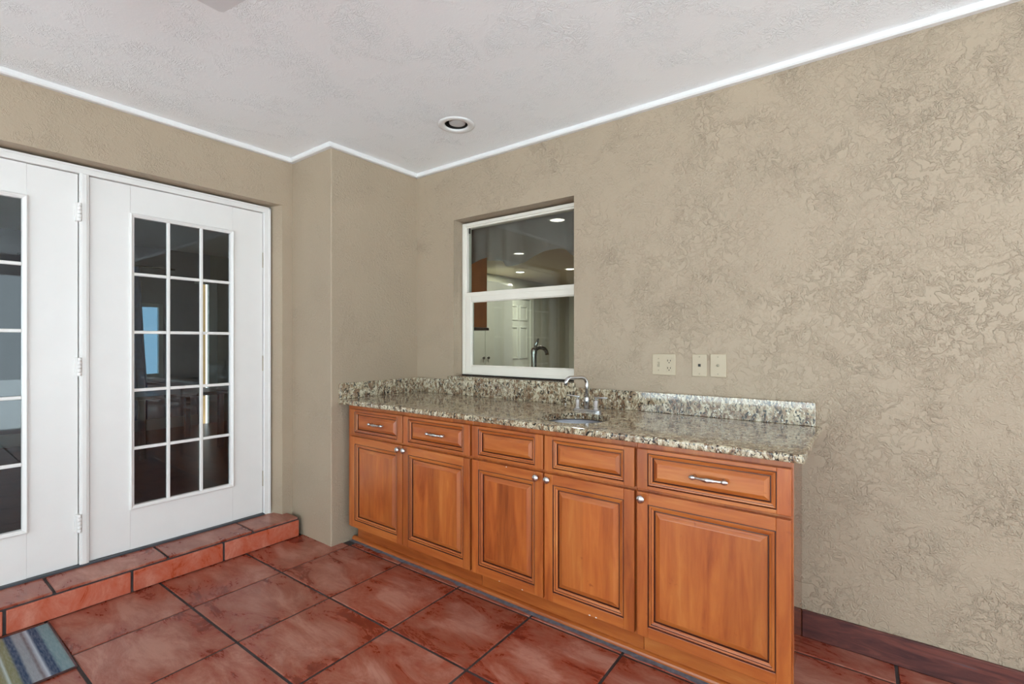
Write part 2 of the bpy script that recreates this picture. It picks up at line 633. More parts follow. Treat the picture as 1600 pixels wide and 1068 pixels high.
# ceiling moulding, mitred round the pier
bm = bmesh.new()
P_, H_ = 0.030, 0.026
A = [(XB, YMIN), (XB, YC), (XC, YC), (XC, YA), (XMAX, YA)]
B = [(XB + P_, YMIN), (XB + P_, YC - P_), (XC + P_, YC - P_), (XC + P_, YA - P_), (XMAX, YA - P_)]
B2 = [(XB + P_ - .006, YMIN), (XB + P_ - .006, YC - P_ + .006), (XC + P_ - .006, YC - P_ + .006), (XC + P_ - .006, YA - P_ + .006), (XMAX, YA - P_ + .006)]
rings = []
for (a, b, b2) in zip(A, B, B2):
    rings.append([bm.verts.new((a[0], a[1], ZC)), bm.verts.new((b[0], b[1], ZC)), bm.verts.new((b[0], b[1], ZC - H_ + .006)),
                  bm.verts.new((b2[0], b2[1], ZC - H_)), bm.verts.new((a[0], a[1], ZC - H_))])
for r0, r1 in zip(rings, rings[1:]):
    for k in range(5):
        bm.faces.new((r0[k], r0[(k + 1) % 5], r1[(k + 1) % 5], r1[k]))
struct('trim_1', bm, 'trim', 'thin white moulding where the walls meet the ceiling')

# open sides of the porch: white beams and posts, pale deck outside
bm = bmesh.new()
add_box(bm, (XB, YMIN, 2.2), (XMAX, YMIN + 0.14, ZC), 0, 0.004)
add_box(bm, (XMAX - 0.14, YMIN + 0.14, 2.2), (XMAX, YA, ZC), 0, 0.004)
struct('trim_2', bm, 'trim', 'white beam along the open side of the porch')
for i, (x, y) in enumerate(((XMAX - 0.07, YMIN + 0.07), (0.7, YMIN + 0.07), (XB + 0.07, YMIN + 0.07), (XMAX - 0.07, -0.2))):
    bm = box((x - 0.06, y - 0.06, 0.0), (x + 0.06, y + 0.06, 2.2), 0, 0.005)
    add_box(bm, (x - 0.08, y - 0.08, 0.0), (x + 0.08, y + 0.08, 0.12), 0, 0.004)
    add_box(bm, (x - 0.08, y - 0.08, 2.12), (x + 0.08, y + 0.08, 2.2), 0, 0.004)
    struct('trim_%d' % (i + 3), bm, 'trim', 'square white porch post on the open side')

# ------------------------------------------------------------------ floor with single tiles
struct_floor = struct('floor', box((XB - 0.1, YMIN, -0.06), (XMAX, YA + 0.05, -0.004)), 'grout',
                      'floor of large red terracotta tiles with dark joints')
TX, TY, TSX, TSY, TR = -2.580, 0.4934, 0.4472, 0.4356, 0.0139
cT, sT = math.cos(TR), math.sin(TR)
GAP = 0.0058


def tile_mesh(poly, z0, z1, bev=0.0025):
    b = bmesh.new()
    add_prism(b, poly, z0, z1, 0, bev)
    return b


full_me = None
for i in range(-1, 15):
    for j in range(-10, 5):
        loc = [(GAP, GAP), (TSX - GAP, GAP), (TSX - GAP, TSY - GAP), (GAP, TSY - GAP)]
        wp = []
        for (u, w) in loc:
            gx, gy = i * TSX + u, j * TSY + w
            wp.append((TX + cT * gx - sT * gy, TY + sT * gx + cT * gy))
        q = clip_poly(wp, -1, 0, 2.992)
        q = clip_poly(q, 1, 0, XMAX) if q else q
        q = clip_poly(q, 0, 1, YA - 0.012) if q else q
        q = clip_poly(q, 0, -1, -YMIN) if q else q
        # joint running along the cabinet plinth
        if len(q) < 3:
            continue
        cx = sum(p[0] for p in q) / len(q); cy = sum(p[1] for p in q) / len(q)
        if cx < XC and cy > YC:
            continue
        if max(p[0] for p in q) - min(p[0] for p in q) < 0.02 or max(p[1] for p in q) - min(p[1] for p in q) < 0.02:
            continue
        whole = len(q) == 4 and all(abs(a[0] - b[0]) < 1e-6 and abs(a[1] - b[1]) < 1e-6 for a, b in zip(q, wp))
        if whole:
            if full_me is None:
                o = obj('tile', tile_mesh([(a - TSX / 2, b - TSY / 2) for a, b in loc], -0.012, 0.0), 'tile', struct_floor)
                full_me = o.data
            else:
                o = bpy.data.objects.new('tile', full_me)
                C.objects.link(o)
                o.parent = struct_floor
            gx, gy = (i + 0.5) * TSX, (j + 0.5) * TSY
            o.location = (TX + cT * gx - sT * gy, TY + sT * gx + cT * gy, 0)
            o.rotation_euler = (0, 0, TR)
        else:
            o = obj('tile', tile_mesh([(a - cx, b - cy) for a, b in q], -0.012, 0.0), 'tile', struct_floor)
            o.location = (cx, cy, 0)

bm = bmesh.new()
add_box(bm, (XB - 3.0, YMIN - 14, -0.10), (XMAX + 14, YMIN, -0.05))
add_box(bm, (XMAX, YMIN, -0.10), (XMAX + 14, YA + 4, -0.05))
struct('floor_deck', bm, 'deck', 'pale paved deck outside the open porch sides')

# baseboard right of the cabinets
bm = bmesh.new()
add_box(bm, (-0.239, YA - 0.014, 0.0), (XMAX, YA, 0.112), 0, 0.002, 1)
struct('baseboard_back', bm, 'basewood', 'dark red-brown baseboard along the stucco wall right of the cabinets')

# ------------------------------------------------------------------ tiled step under the doors
step = thing('door_step', (-3.1, 0.7, 0), 'low terracotta tiled step below the white glazed doors', 'step')
obj('step_core', box((-2.988, -1.2, 0.0), (XB - 0.09, 1.640, STEP - 0.006)), 'grout', step)
ty = [-1.2, -0.805, -0.365, 0.075, 0.5155, 0.959, 1.396, 1.684]
for a, b in zip(ty, ty[1:]):
    hw_ = (b - a) / 2 - GAP
    bm = box((-0.107, -hw_, -0.012), (0.107, hw_, 0.0), 0, 0.0025, 1)
    o = obj('tread_tile', bm, 'tile', step)
    o.location = (-3.091, (a + b) / 2, STEP)
obj('step_end', box((-2.988, 1.640, 0.0), (XB + 0.002, 1.684, STEP - 0.006)), 'grout', step)
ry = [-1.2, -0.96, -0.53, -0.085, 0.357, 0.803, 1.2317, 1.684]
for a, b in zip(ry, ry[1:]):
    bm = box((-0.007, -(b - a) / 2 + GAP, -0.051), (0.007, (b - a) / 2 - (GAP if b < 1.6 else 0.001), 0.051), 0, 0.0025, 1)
    o = obj('riser_tile', bm, 'riser_lit', step)
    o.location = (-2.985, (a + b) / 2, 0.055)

# ------------------------------------------------------------------ double door
FX = -3.205          # face of the frame
DX = -3.222          # face of the door leaves
ZB, ZT = 0.135, 2.109
bm = bmesh.new()
add_box(bm, (FX, 1.571, STEP), (FX - 0.10, 1.613, 2.150), 0, 0.003)         # right jamb
add_box(bm, (FX, -0.285, STEP), (FX - 0.10, -0.243, 2.150), 0, 0.003)       # left jamb
add_box(bm, (FX + 0.001, -0.285, 2.112), (FX - 0.10, 1.613, 2.150), 0, 0.003)
add_box(bm, (FX, 0.648, STEP), (FX - 0.10, 0.685, 2.114), 0, 0.003)         # mullion
add_box(bm, (FX - 0.004, 0.655, STEP), (FX + 0.004, 0.676, 2.112), 0, 0.002)
add_box(bm, (FX + 0.006, 1.598, STEP), (FX, 1.612, 2.150), 0, 0.002)
add_box(bm, (FX + 0.006, -0.285, 2.138), (FX, 1.612, 2.150), 0, 0.002)
struct('trim_door_frame', bm, 'door', 'white frame and centre post of the glazed double door')
struct('trim_door_sill', box((FX + 0.006, -0.243, STEP), (FX - 0.10, 1.571, STEP + 0.010), 0, 0.002), 'sill',
       'dark metal sill under the glazed doors')


def french_door(idx, y0, y1, label, hinge_z, hinge_y, full):
    bm = bmesh.new()
    xf, xb = DX, DX - 0.042
    w = y1 - y0
    gy0, gy1 = y0 + 0.166, y1 - 0.180           # outer line of the glazing bead
    gz0, gz1 = 0.350, 1.960
    add_box(bm, (xf, y0, ZB), (xb, gy0 + 0.006, ZT), 0, 0.002, 1)
    add_box(bm, (xf, gy1 - 0.006, ZB), (xb, y1, ZT), 0, 0.002, 1)
    add_box(bm, (xf, gy0 + 0.006, ZB), (xb, gy1 - 0.006, gz0 + 0.006), 0, 0.0, 1)
    add_box(bm, (xf, gy0 + 0.006, gz1 - 0.006), (xb, gy1 - 0.006, ZT), 0, 0.0, 1)
    d = struct('door_%d' % idx, bm, 'door', label)
    # glazing bead: concentric rings, proud of the leaf
    bm = bmesh.new()
    prof = [(0.0, 0.0), (0.001, 0.011), (0.007, 0.015), (0.012, 0.012), (0.016, 0.008), (0.021, 0.006), (0.022, -0.016)]
    prev = None
    for ins, h in prof:
        ring = [bm.verts.new((xf + h, y, z)) for y, z in ((gy0 + ins, gz0 + ins), (gy1 - ins, gz0 + ins), (gy1 - ins, gz1 - ins), (gy0 + ins, gz1 - ins))]
        if prev:
            for k in range(4):
                bm.faces.new((prev[k], prev[(k + 1) % 4], ring[(k + 1) % 4], ring[k]))
        prev = ring
    obj('glazing_bead', bm, 'door', d)
    iy0, iy1, iz0, iz1 = gy0 + 0.022, gy1 - 0.022, gz0 + 0.022, gz1 - 0.022
    mw = 0.017
    pw = (iy1 - iy0 - 2 * mw) / 3
    ph = (iz1 - iz0 - 4 * mw) / 5
    for c in (1, 2):
        ym = iy0 + c * pw + (c - 1) * mw
        bm = box((xf + 0.004, ym, iz0 - 0.002), (xf - 0.012, ym + mw, iz1 + 0.002), 0, 0.004, 2)
        obj('muntin', bm, 'door', d)
    for r_ in range(1, 5):
        zm = iz0 + r_ * ph + (r_ - 1) * mw
        for c in range(3):
            ya = iy0 + c * (pw + mw)
            bm = box((xf + 0.003, ya - 0.001, zm), (xf - 0.012, ya + pw + 0.001, zm + mw), 0, 0.004, 2)
            obj('muntin', bm, 'door', d)
    me = None
    for r_ in range(5):
        for c in range(3):
            ya = iy0 + c * (pw + mw)
            za = iz0 + r_ * (ph + mw)
            if me is None:
                p = obj('pane', box((-0.002, -pw / 2 - 0.003, -ph / 2 - 0.003), (0.002, pw / 2 + 0.003, ph / 2 + 0.003)), 'glass', d)
                me = p.data
            else:
                p = bpy.data.objects.new('pane', me)
                C.objects.link(p)
                p.parent = d
            p.location = (xf - 0.014, ya + pw / 2, za + ph / 2)
    for z in hinge_z:
        if full:
            bm = bmesh.new()
            for k in range(5):
                add_lathe(bm, [(0.0075, z - 0.046 + k * 0.0185 + 0.0005), (0.0085, z - 0.046 + k * 0.0185 + 0.003), (0.0085, z - 0.046 + k * 0.0185 + 0.0155), (0.0075, z - 0.046 + k * 0.0185 + 0.018)],
                          (FX + 0.004, hinge_y, 0), n=12)
            add_box(bm, (FX + 0.002, hinge_y - 0.016, z - 0.046), (DX - 0.002, hinge_y + 0.014, z + 0.046), 0, 0.001, 1)
            obj('hinge', bm, 'door', d)
        else:
            bm = box((DX + 0.002, hinge_y - 0.004, z - 0.05), (DX - 0.01, hinge_y + 0.002, z + 0.05), 0, 0.001, 1)
            obj('hinge', bm, 'screw', d)
    return d


french_door(1, -0.240, 0.6445, 'white glazed door with three painted hinges on its right edge', (1.915, 1.135, 0.345), 0.6465, True)
french_door(2, 0.6885, 1.568, 'white fifteen-pane glazed door nearest the corner pier', (1.80, 1.12, 0.36), 1.570, False)

# ------------------------------------------------------------------ window over the counter
bm = bmesh.new()
YW = 2.497
fx0, fx1, fz0, fz1 = -2.296, -1.290, 1.036, 2.082


def ring_frame(bm, x0, x1, z0, z1, w, y0, y1, bev=0.002, wb=None, wt=None):
    wb = w if wb is None else wb
    wt = w if wt is None else wt
    add_box(bm, (x0, y0, z0), (x0 + w, y1, z1), 0, bev, 1)
    add_box(bm, (x1 - w, y0, z0), (x1, y1, z1), 0, bev, 1)
    add_box(bm, (x0 + w - 0.001, y0, z0), (x1 - w + 0.001, y1, z0 + wb), 0, bev, 1)
    add_box(bm, (x0 + w - 0.001, y0, z1 - wt), (x1 - w + 0.001, y1, z1), 0, bev, 1)


ring_frame(bm, fx0, fx1, fz0, fz1, 0.026, YW, YW + 0.07, wb=0.02, wt=0.022)
ring_frame(bm, fx0 + 0.022, fx1 - 0.022, fz0 + 0.015, fz1 - 0.018, 0.014, YW + 0.010, YW + 0.06)
add_box(bm, (fx0 + 0.024, YW + 0.004, 1.574), (fx1 - 0.024, YW + 0.04, 1.602), 0, 0.003, 1)
win = struct('window_1', bm, 'winframe', 'cream framed sash window set deep in the wall above the sink')
bm = bmesh.new()
ring_frame(bm, fx0 + 0.028, fx1 - 0.028, 1.052, 1.576, 0.052, YW + 0.002, YW + 0.034, 0.003, wb=0.046, wt=0.040)
ring_frame(bm, fx0 + 0.076, fx1 - 0.076, 1.094, 1.540, 0.008, YW + 0.010, YW + 0.030, 0.001)
obj('lower_sash', bm, 'winframe', win)
obj('upper_pane', box((fx0 + 0.032, YW + 0.030, 1.598), (fx1 - 0.032, YW + 0.034, 2.054)), 'glass_win', win)
obj('lower_pane', box((fx0 + 0.080, YW + 0.018, 1.098), (fx1 - 0.080, YW + 0.022, 1.536)), 'glass_win', win)
obj('sash_latch', box((fx0 + 0.05, YW + 0.012, 2.012), (fx0 + 0.058, YW + 0.024, 2.05), 0, 0.002, 1), 'dark', win)

# ------------------------------------------------------------------ cabinets
CF = 1.812          # face frame
DT = 0.021          # door thickness
ZCT = 0.874         # underside of the worktop
ZK = 0.115          # top of the toe recess


def front_rings(bm, x0, x1, z0, z1, y, du, dv, prof, mats_):
    """moulded frame ring by ring: prof = (inset, height, face kind)"""
    prev = None
    for ins, h, kind in prof:
        a, b, c, d = x0 + du + ins, x1 - du - ins, z0 + dv + ins, z1 - dv - ins
        ring = [bm.verts.new((px, y - h, pz)) for px, pz in ((a, c), (b, c), (b, d), (a, d))]
        if prev:
            for k in range(4):
                f = bm.faces.new((prev[k], prev[(k + 1) % 4], ring[(k + 1) % 4], ring[k]))
                f.material_index = 2 if kind == 'g' else (1 if k % 2 == 0 else 0)
        prev = ring
    return prev


def front(kind, x0, x1, z0, z1, parent, label=None):
    """door or drawer front with a moulded frame; its raised panel is a piece of its own"""
    bm = bmesh.new()
    y = CF
    if kind == 'door':
        du = dv = 0.044
        s = 1.0
    else:
        du, dv = 0.043, 0.015
        s = 0.80
    # flat frame: upright stiles full height, rails between them
    e = 0.0025
    add_box(bm, (x0, y - DT, z0), (x0 + du, y, z1), 0, e, 2)
    add_box(bm, (x1 - du, y - DT, z0), (x1, y, z1), 0, e, 2)
    add_box(bm, (x0 + du - .0005, y - DT, z0), (x1 - du + .0005, y, z0 + dv), 1, e, 2)
    add_box(bm, (x0 + du - .0005, y - DT, z1 - dv), (x1 - du + .0005, y, z1), 1, e, 2)
    # moulding with glaze left in the grooves
    pf = [(-0.001, DT, 'w'), (0.001 * s, DT + 0.0005, 'g'), (0.003 * s, DT - 0.003, 'g'), (0.006 * s, DT - 0.001, 'w'), (0.011 * s, DT - 0.002, 'w'),
          (0.012 * s, DT - 0.005, 'g'), (0.016 * s, DT - 0.006, 'w'), (0.0205 * s, DT - 0.009, 'w'), (0.022 * s, DT - 0.0135, 'g')]
    front_rings(bm, x0, x1, z0, z1, y, du, dv, pf, None)
    part = obj('cabinet_door' if kind == 'door' else 'drawer_front', bm, ['wood_z', 'wood_x', 'glaze'], parent)
    if label:
        part['label'] = label
    # raised panel
    bm = bmesh.new()
    pp = [(0.0215 * s, DT - 0.0135, 'g'), (0.0255 * s, DT - 0.0130, 'g'), (0.0275 * s, DT - 0.0110, 'w'), (0.034 * s, DT - 0.0085, 'w'), (0.043 * s, DT - 0.004, 'w'), (0.046 * s, DT - 0.003, 'w')]
    last = front_rings(bm, x0, x1, z0, z1, y, du, dv, pp, None)
    f = bm.faces.new(last)
    f.material_index = 0 if kind == 'door' else 1
    obj('raised_panel', bm, ['wood_z', 'wood_x', 'glaze'], part)
    return part


def add_knob(parent, x, z):
    bm = bmesh.new()
    add_lathe(bm, [(0.007, 0.0), (0.0055, 0.004), (0.005, 0.011), (0.008, 0.014), (0.0155, 0.017), (0.0165, 0.021), (0.013, 0.026), (0.006, 0.0285), (0.001, 0.029)],
              (x, CF - DT, z), (0, -1, 0), 20)
    obj('knob', bm, 'chrome', parent)


def add_pull(parent, x, z):
    bm = bmesh.new()
    L = 0.066
    yb = CF - DT + 0.003
    # two feet, swelling at the ends, and a bow between them that is thickest in the middle
    for s in (-1, 1):
        add_lathe(bm, [(0.008, 0.0), (0.0065, 0.004), (0.005, 0.010), (0.0055, 0.018)], (x + s * 0.050, yb, z), (0, -1, 0), 14)
        add_lathe(bm, [(0.002, -0.018), (0.007, -0.013), (0.0095, -0.006), (0.0095, 0.0), (0.0062, 0.007)], (x + s * 0.050, yb - 0.019, z), (-s, 0, 0), 14)
    pts, rad = [], []
    for k in range(17):
        t = -1 + k / 8.0
        pts.append((x + t * 0.048, yb - 0.019 - 0.008 * (1 - t * t), z))
        rad.append(0.0056 + 0.0046 * math.exp(-(t / 0.28) ** 2) + (0.0012 if 0.30 < abs(t) < 0.42 else 0))
    add_tube(bm, pts, rad, 12)
    obj('handle', bm, 'chrome', parent)


def cabinet(x0, x1, label, fronts, left_filler=0.0, end_panel=False):
    cab = thing('base_cabinet', ((x0 + x1) / 2, (CF + YA) / 2, 0), label, 'cabinet', 'wood base cabinets under the granite worktop')
    bm = bmesh.new()
    th = 0.016
    yb = YA - 0.006
    add_box(bm, (x0 + .0005, CF + 0.02, ZK), (x0 + th, yb, ZCT - 0.001), 0)
    xe = x1 - 0.036 if end_panel else x1 - 0.0005
    if not end_panel:
        add_box(bm, (xe - th, CF + 0.02, ZK), (xe, yb, ZCT - 0.001), 0)
    add_box(bm, (x0 + th, CF + 0.02, ZK), (xe - th, yb, ZK + th), 0)
    add_box(bm, (x0 + th, yb - th, ZK + th), (xe - th, yb, ZCT - 0.001), 0)
    obj('carcass', bm, ['wood_z'], cab)
    if end_panel:
        bm = bmesh.new()
        add_box(bm, (xe - th, CF + 0.0195, ZK), (xe, yb, ZCT - 0.001), 0)
        add_box(bm, (xe - th, 1.893, 0.0), (xe, yb, ZK), 0)
        obj('end_panel', bm, ['laminate'], cab)
    # face frame sheet with its openings closed by the fronts
    bm = bmesh.new()
    add_box(bm, (x0 + .0005, CF, ZK), (x1 - .0005, CF + 0.019, ZCT - 0.001), 0, 0.0015, 1)
    obj('face_frame', bm, ['wood_z'], cab)
    obj('toe_kick', box((x0 + .001, 1.878, 0.0), (x1 - .001 - (0.037 if end_panel else 0), 1.892, ZK), 0, 0.001, 1), 'wood_x', cab)
    for kind, a, b, hw, *chips in fronts:
        if kind == 'drawer':
            p = front('drawer', a, b, 0.694, 0.848, cab)
            if hw:
                add_pull(p, hw, 0.774)
        else:
            p = front('door', a, b, 0.126, 0.681, cab)
            if hw:
                add_knob(p, hw, 0.659)
        for cxp, czp in (chips[0] if chips else ()):
            bm = bmesh.new()
            poly_ = [(0.0045 * random.uniform(0.6, 1.3) * math.cos(q * PI / 3), 0.0024 * random.uniform(0.6, 1.3) * math.sin(q * PI / 3)) for q in range(6)]
            add_prism(bm, poly_, 0.0, 0.0006)
            for v_ in bm.verts:
                v_.co = Vector((cxp + v_.co.x, CF - DT + 0.0001 - v_.co.z, czp + v_.co.y))
            obj('paint_chip', bm, 'trim', p)
    return cab


cabinet(-2.625, -1.5905, 'leftmost wood base cabinet, two doors below two drawers with metal pulls',
        [('drawer', -2.580, -2.101, -2.321), ('drawer', -2.094, -1.598, -1.831),
         ('door', -2.580, -2.101, -2.123), ('door', -2.094, -1.598, -2.072)])
cabinet(-1.5905, -0.7365, 'middle wood sink cabinet, two doors below two drawer fronts without pulls',
        [('drawer', -1.584, -1.166, None), ('drawer', -1.158, -0.742, None),
         ('door', -1.584, -1.166, -1.193, ((-1.410, 0.131), (-1.2765, 0.131), (-1.368, 0.6765))), ('door', -1.158, -0.742, -1.135, ((-0.935, 0.131), (-0.906, 0.131)))])
cabinet(-0.7365, -0.204, 'rightmost wood base cabinet, one wide door below one wide drawer',
        [('drawer', -0.731, -0.208, -0.463), ('door', -0.731, -0.209, -0.709)], end_panel=True)

# quarter-round shoe along the plinth, and the smeared grout in front of it
bm = bmesh.new()
prof = [(0.0, 0.0), (-0.018, 0.0), (-0.018, 0.008), (-0.0155, 0.0155), (-0.009, 0.0205), (0.0, 0.0225)]
ra = [bm.verts.new((-2.660, 1.878 + a, b)) for a, b in prof]
rb = [bm.verts.new((-0.241, 1.878 + a, b)) for a, b in prof]
for k in range(6):
    f = bm.faces.new((ra[k], ra[(k + 1) % 6], rb[(k + 1) % 6], rb[k]))
bm.faces.new(ra); bm.faces.new(rb[::-1])
struct('trim_shoe', bm, 'wood_x', 'rounded wood shoe moulding along the foot of the cabinets')
bm = bmesh.new()
pts0, pts1 = [], []
N = 60
for k in range(N + 1):
    x = -2.655 + (2.655 - 0.21) * k / N
    w = 0.010 + 0.007 * math.sin(k * 1.7) * math.sin(k * 0.63) + 0.004 * random.random()
    pts0.append(bm.verts.new((x, 1.8605, 0.0025)))
    pts1.append(bm.verts.new((x, 1.8605 - 0.010 - max(w, 0.002), 0.0004)))
for k in range(N):
    bm.faces.new((pts0[k], pts0[k + 1], pts1[k + 1], pts1[k]))
struct('trim_grout_line', bm, 'grout_light', 'bluish grey grout smeared along the foot of the cabinets')

# ------------------------------------------------------------------ worktop, splashes, sill
ZTOP = 0.903
SX, SY, SR = -1.118, 2.000, 0.158
wt = thing('granite_worktop', (-1.4, 2.09, ZCT), 'speckled granite worktop with upstands running over all the cabinets', 'worktop')
bm = bmesh.new()
x0, x1, y0, y1 = XC + 0.001, -0.168, 1.762, YA - 0.001
n = 56
ov = [bm.verts.new(p) for p in ((x0, y0, ZTOP), (x1, y0, ZTOP), (x1, y1, ZTOP), (x0, y1, ZTOP))]
hv = [bm.verts.new((SX + SR * math.cos(2 * PI * k / n), SY + SR * math.sin(2 * PI * k / n), ZTOP)) for k in range(n)]
es = [bm.edges.new((ov[i], ov[(i + 1) % 4])) for i in range(4)] + [bm.edges.new((hv[i], hv[(i + 1) % n])) for i in range(n)]
bmesh.ops.triangle_fill(bm, edges=es, use_beauty=True)
r = bmesh.ops.extrude_face_region(bm, geom=bm.faces[:])
bmesh.ops.translate(bm, verts=[g for g in r['geom'] if isinstance(g, bmesh.types.BMVert)], vec=(0, 0, -(ZTOP - ZCT)))
bev = [e for e in bm.edges if all(abs(v.co.y - y0) < 1e-5 for v in e.verts) and abs(e.verts[0].co.z - e.verts[1].co.z) < 1e-6]
bev += [e for e in bm.edges if all(abs(v.co.x - x1) < 1e-5 for v in e.verts) and abs(e.verts[0].co.z - e.verts[1].co.z) < 1e-6]
bmesh.ops.bevel(bm, geom=bev, offset=0.009, segments=4, affect='EDGES', profile=0.5)
obj('worktop_slab', bm, 'granite', wt)
obj('back_upstand', box((XC + 0.001, YA - 0.021, ZTOP + 0.0006), (-0.190, YA, 1.003), 0, 0.0015, 1), 'granite', wt)
obj('side_upstand', box((XC, 1.765, ZTOP + 0.0006), (XC + 0.021, YA - 0.0215, 1.003), 0, 0.0015, 1), 'granite', wt)

bm = box((-2.338, YA - 0.026, 1.0035), (-1.348, YA - 0.0005, 1.028), 0, 0.004, 2)
add_box(bm, (-2.299, YA - 0.004, 1.0035), (-1.361, YW + 0.06, 1.028), 0, 0.001, 1)
sill = obj('window_sill', bm, 'granite')
tag(sill, 'granite sill slab under the sash window above the back upstand', 'window sill')
bm = box((-2.296, YW - 0.004, 1.0285), (-1.362, YW + 0.02, 1.0365), 0, 0.001, 1)  # dark strip put in for the shadow line below the frame
struct('trim_sill_shadow', bm, 'dark', 'thin dark strip standing in for the shadow on the sill under the window frame')

# ------------------------------------------------------------------ sink and faucet
sk = thing('bar_sink', (SX, SY, ZCT - 0.16), 'small round stainless undermount bar sink in the granite worktop', 'sink')
bm = bmesh.new()
zt = ZCT - 0.0006
add_lathe(bm, [(SR + 0.022, zt), (SR + 0.010, zt), (SR + 0.007, zt - 0.004), (SR + 0.002, zt - 0.03), (SR - 0.008, zt - 0.11), (SR - 0.03, zt - 0.142), (0.03, zt - 0.150),
               (0.03, zt - 0.152), (SR - 0.028, zt - 0.145), (SR - 0.005, zt - 0.112), (SR + 0.005, zt - 0.03), (SR + 0.012, zt - 0.006), (SR + 0.022, zt - 0.002)], (SX, SY, 0), n=56, cap0=False, cap1=False)
obj('bowl', bm, 'steel', sk)
bm = bmesh.new()
add_lathe(bm, [(0.030, zt - 0.160), (0.042, zt - 0.1495), (0.040, zt - 0.147), (0.028, zt - 0.149), (0.026, zt - 0.158), (0.004, zt - 0.159)], (SX, SY, 0), n=28)
obj('drain', bm, 'nickel', sk)

FXc, FYc = -1.167, 2.205
fa = thing('faucet', (FXc, FYc, ZTOP), 'brushed nickel two-handle bar faucet with a squared gooseneck spout', 'faucet')
bm = bmesh.new()
poly = []
hw, hd = 0.079, 0.026
for k in range(24):
    a = 2 * PI * k / 24
    sx_ = hw - hd if math.cos(a) > 0 else -(hw - hd)
    poly.append((FXc + sx_ + hd * math.cos(a), FYc + hd * math.sin(a)))
add_prism(bm, poly, ZTOP + 0.0004, ZTOP + 0.016, 0, 0.004)
obj('deck_plate', bm, 'nickel', fa)
bm = bmesh.new()
add_lathe(bm, [(0.0135, ZTOP + 0.016), (0.0135, ZTOP + 0.074), (0.0125, ZTOP + 0.076)], (FXc, FYc, 0), n=24)
rt = 0.0098
pts = [(FXc, FYc, ZTOP + 0.074), (FXc, FYc, ZTOP + 0.135)]
top = ZTOP + 0.178
R_ = 0.036
for k in range(1, 9):
    a = PI / 2 * k / 8
    pts.append((FXc, FYc - R_ + R_ * math.cos(a), top - R_ + R_ * math.sin(a)))
pts.append((FXc, FYc - 0.098, top))
R2 = 0.030
for k in range(1, 8):
    a = math.radians(66) * k / 7
    pts.append((FXc, FYc - 0.098 - R2 * math.sin(a), top - R2 + R2 * math.cos(a)))
py, pz = pts[-1][1], pts[-1][2]
a = math.radians(66)
pts.append((FXc, py - 0.020 * math.cos(a), pz - 0.020 * math.sin(a)))
sw = Matrix.Rotation(math.radians(-25), 4, 'Z')       # swivelled a little to the left
pts = [sw @ (Vector(p) - Vector((FXc, FYc, 0))) + Vector((FXc, FYc, 0)) for p in pts]
add_tube(bm, pts, rt, 18)
obj('spout', bm, 'nickel', fa)
for s in (-1, 1):
    hx = FXc + s * 0.052
    bm = bmesh.new()
    add_lathe(bm, [(0.0165, ZTOP + 0.016), (0.0165, ZTOP + 0.021), (0.0128, ZTOP + 0.023), (0.0128, ZTOP + 0.060), (0.011, ZTOP + 0.0625), (0.006, ZTOP + 0.063), (0.006, ZTOP + 0.074)], (hx, FYc, 0), n=22)
    hnd = obj('handle_post', bm, 'nickel', fa)
    bm = bmesh.new()
    add_tube(bm, [(hx - s * 0.012, FYc, ZTOP + 0.074), (hx - s * 0.008, FYc, ZTOP + 0.0755), (hx + s * 0.060, FYc, ZTOP + 0.078), (hx + s * 0.064, FYc, ZTOP + 0.078)], [0.003, 0.0052, 0.0046, 0.003], 12)
    obj('lever', bm, 'nickel', hnd)

# small white pebble-like bit lying at the foot of the upstand
bm = bmesh.new()
add_lathe(bm, [(0.001, 0.0), (0.004, 0.001), (0.0052, 0.004), (0.004, 0.0075), (0.001, 0.0088)], (-1.396, YA - 0.034, ZTOP + 0.0004), n=12)
tag(obj('drain_stopper', bm, 'trim'), 'tiny white plastic bit on the worktop against the back upstand', 'plastic bit')


# ------------------------------------------------------------------ wall plates
def plate(x0, x1, z0, z1, label):
    t = thing('wall_plate', ((x0 + x1) / 2, YA, (z0 + z1) / 2), label, 'wall plate', 'beige wall plates right of the window')
    obj('cover_plate', box((x0, YA - 0.0065, z0), (x1, YA + 0.001, z1), 0, 0.0028, 2), 'plate', t)
    return t


def disc(parent, name, x, z, r_, y0, dy, mat, n=12):
    bm = bmesh.new()
    add_lathe(bm, [(r_, 0), (r_, dy * 0.7), (r_ * 0.8, dy)], (x, y0, z), (0, -1, 0), n)
    return obj(name, bm, mat, parent)


yp = YA - 0.0064
p = plate(-0.900, -0.782, 1.093, 1.200, 'square beige double wall plate with a toggle switch and an outlet')
o = obj('outlet', box((-0.8285, yp - 0.0016, 1.110), (-0.7985, yp, 1.183), 0, 0.001, 1), 'plate', p)
for zc in (1.165, 1.128):
    for dx, hh in ((-0.0068, 0.0048), (0.0068, 0.0040)):
        obj('slot', box((-0.8135 + dx - 0.0015, yp - 0.0022, zc + 0.002 - hh), (-0.8135 + dx + 0.0015, yp - 0.001, zc + 0.002 + hh)), 'dark', o)
    disc(o, 'ground_hole', -0.8135, zc - 0.0085, 0.0027, yp - 0.001, 0.0012, 'dark')
o = obj('toggle_switch', box((-0.874, yp - 0.0012, 1.134), (-0.862, yp, 1.160), 0, 0.0008, 1), 'screw', p)
obj('toggle', box((-0.8715, yp - 0.010, 1.147), (-0.8645, yp - 0.0005, 1.155), 0, 0.0015, 2), 'plate', o)
disc(p, 'screw', -0.868, 1.176, 0.003, yp, 0.0012, 'screw')
disc(p, 'screw', -0.868, 1.117, 0.003, yp, 0.0012, 'screw')
p = plate(-0.7015, -0.632, 1.093, 1.201, 'middle beige wall plate with a dark phone jack')
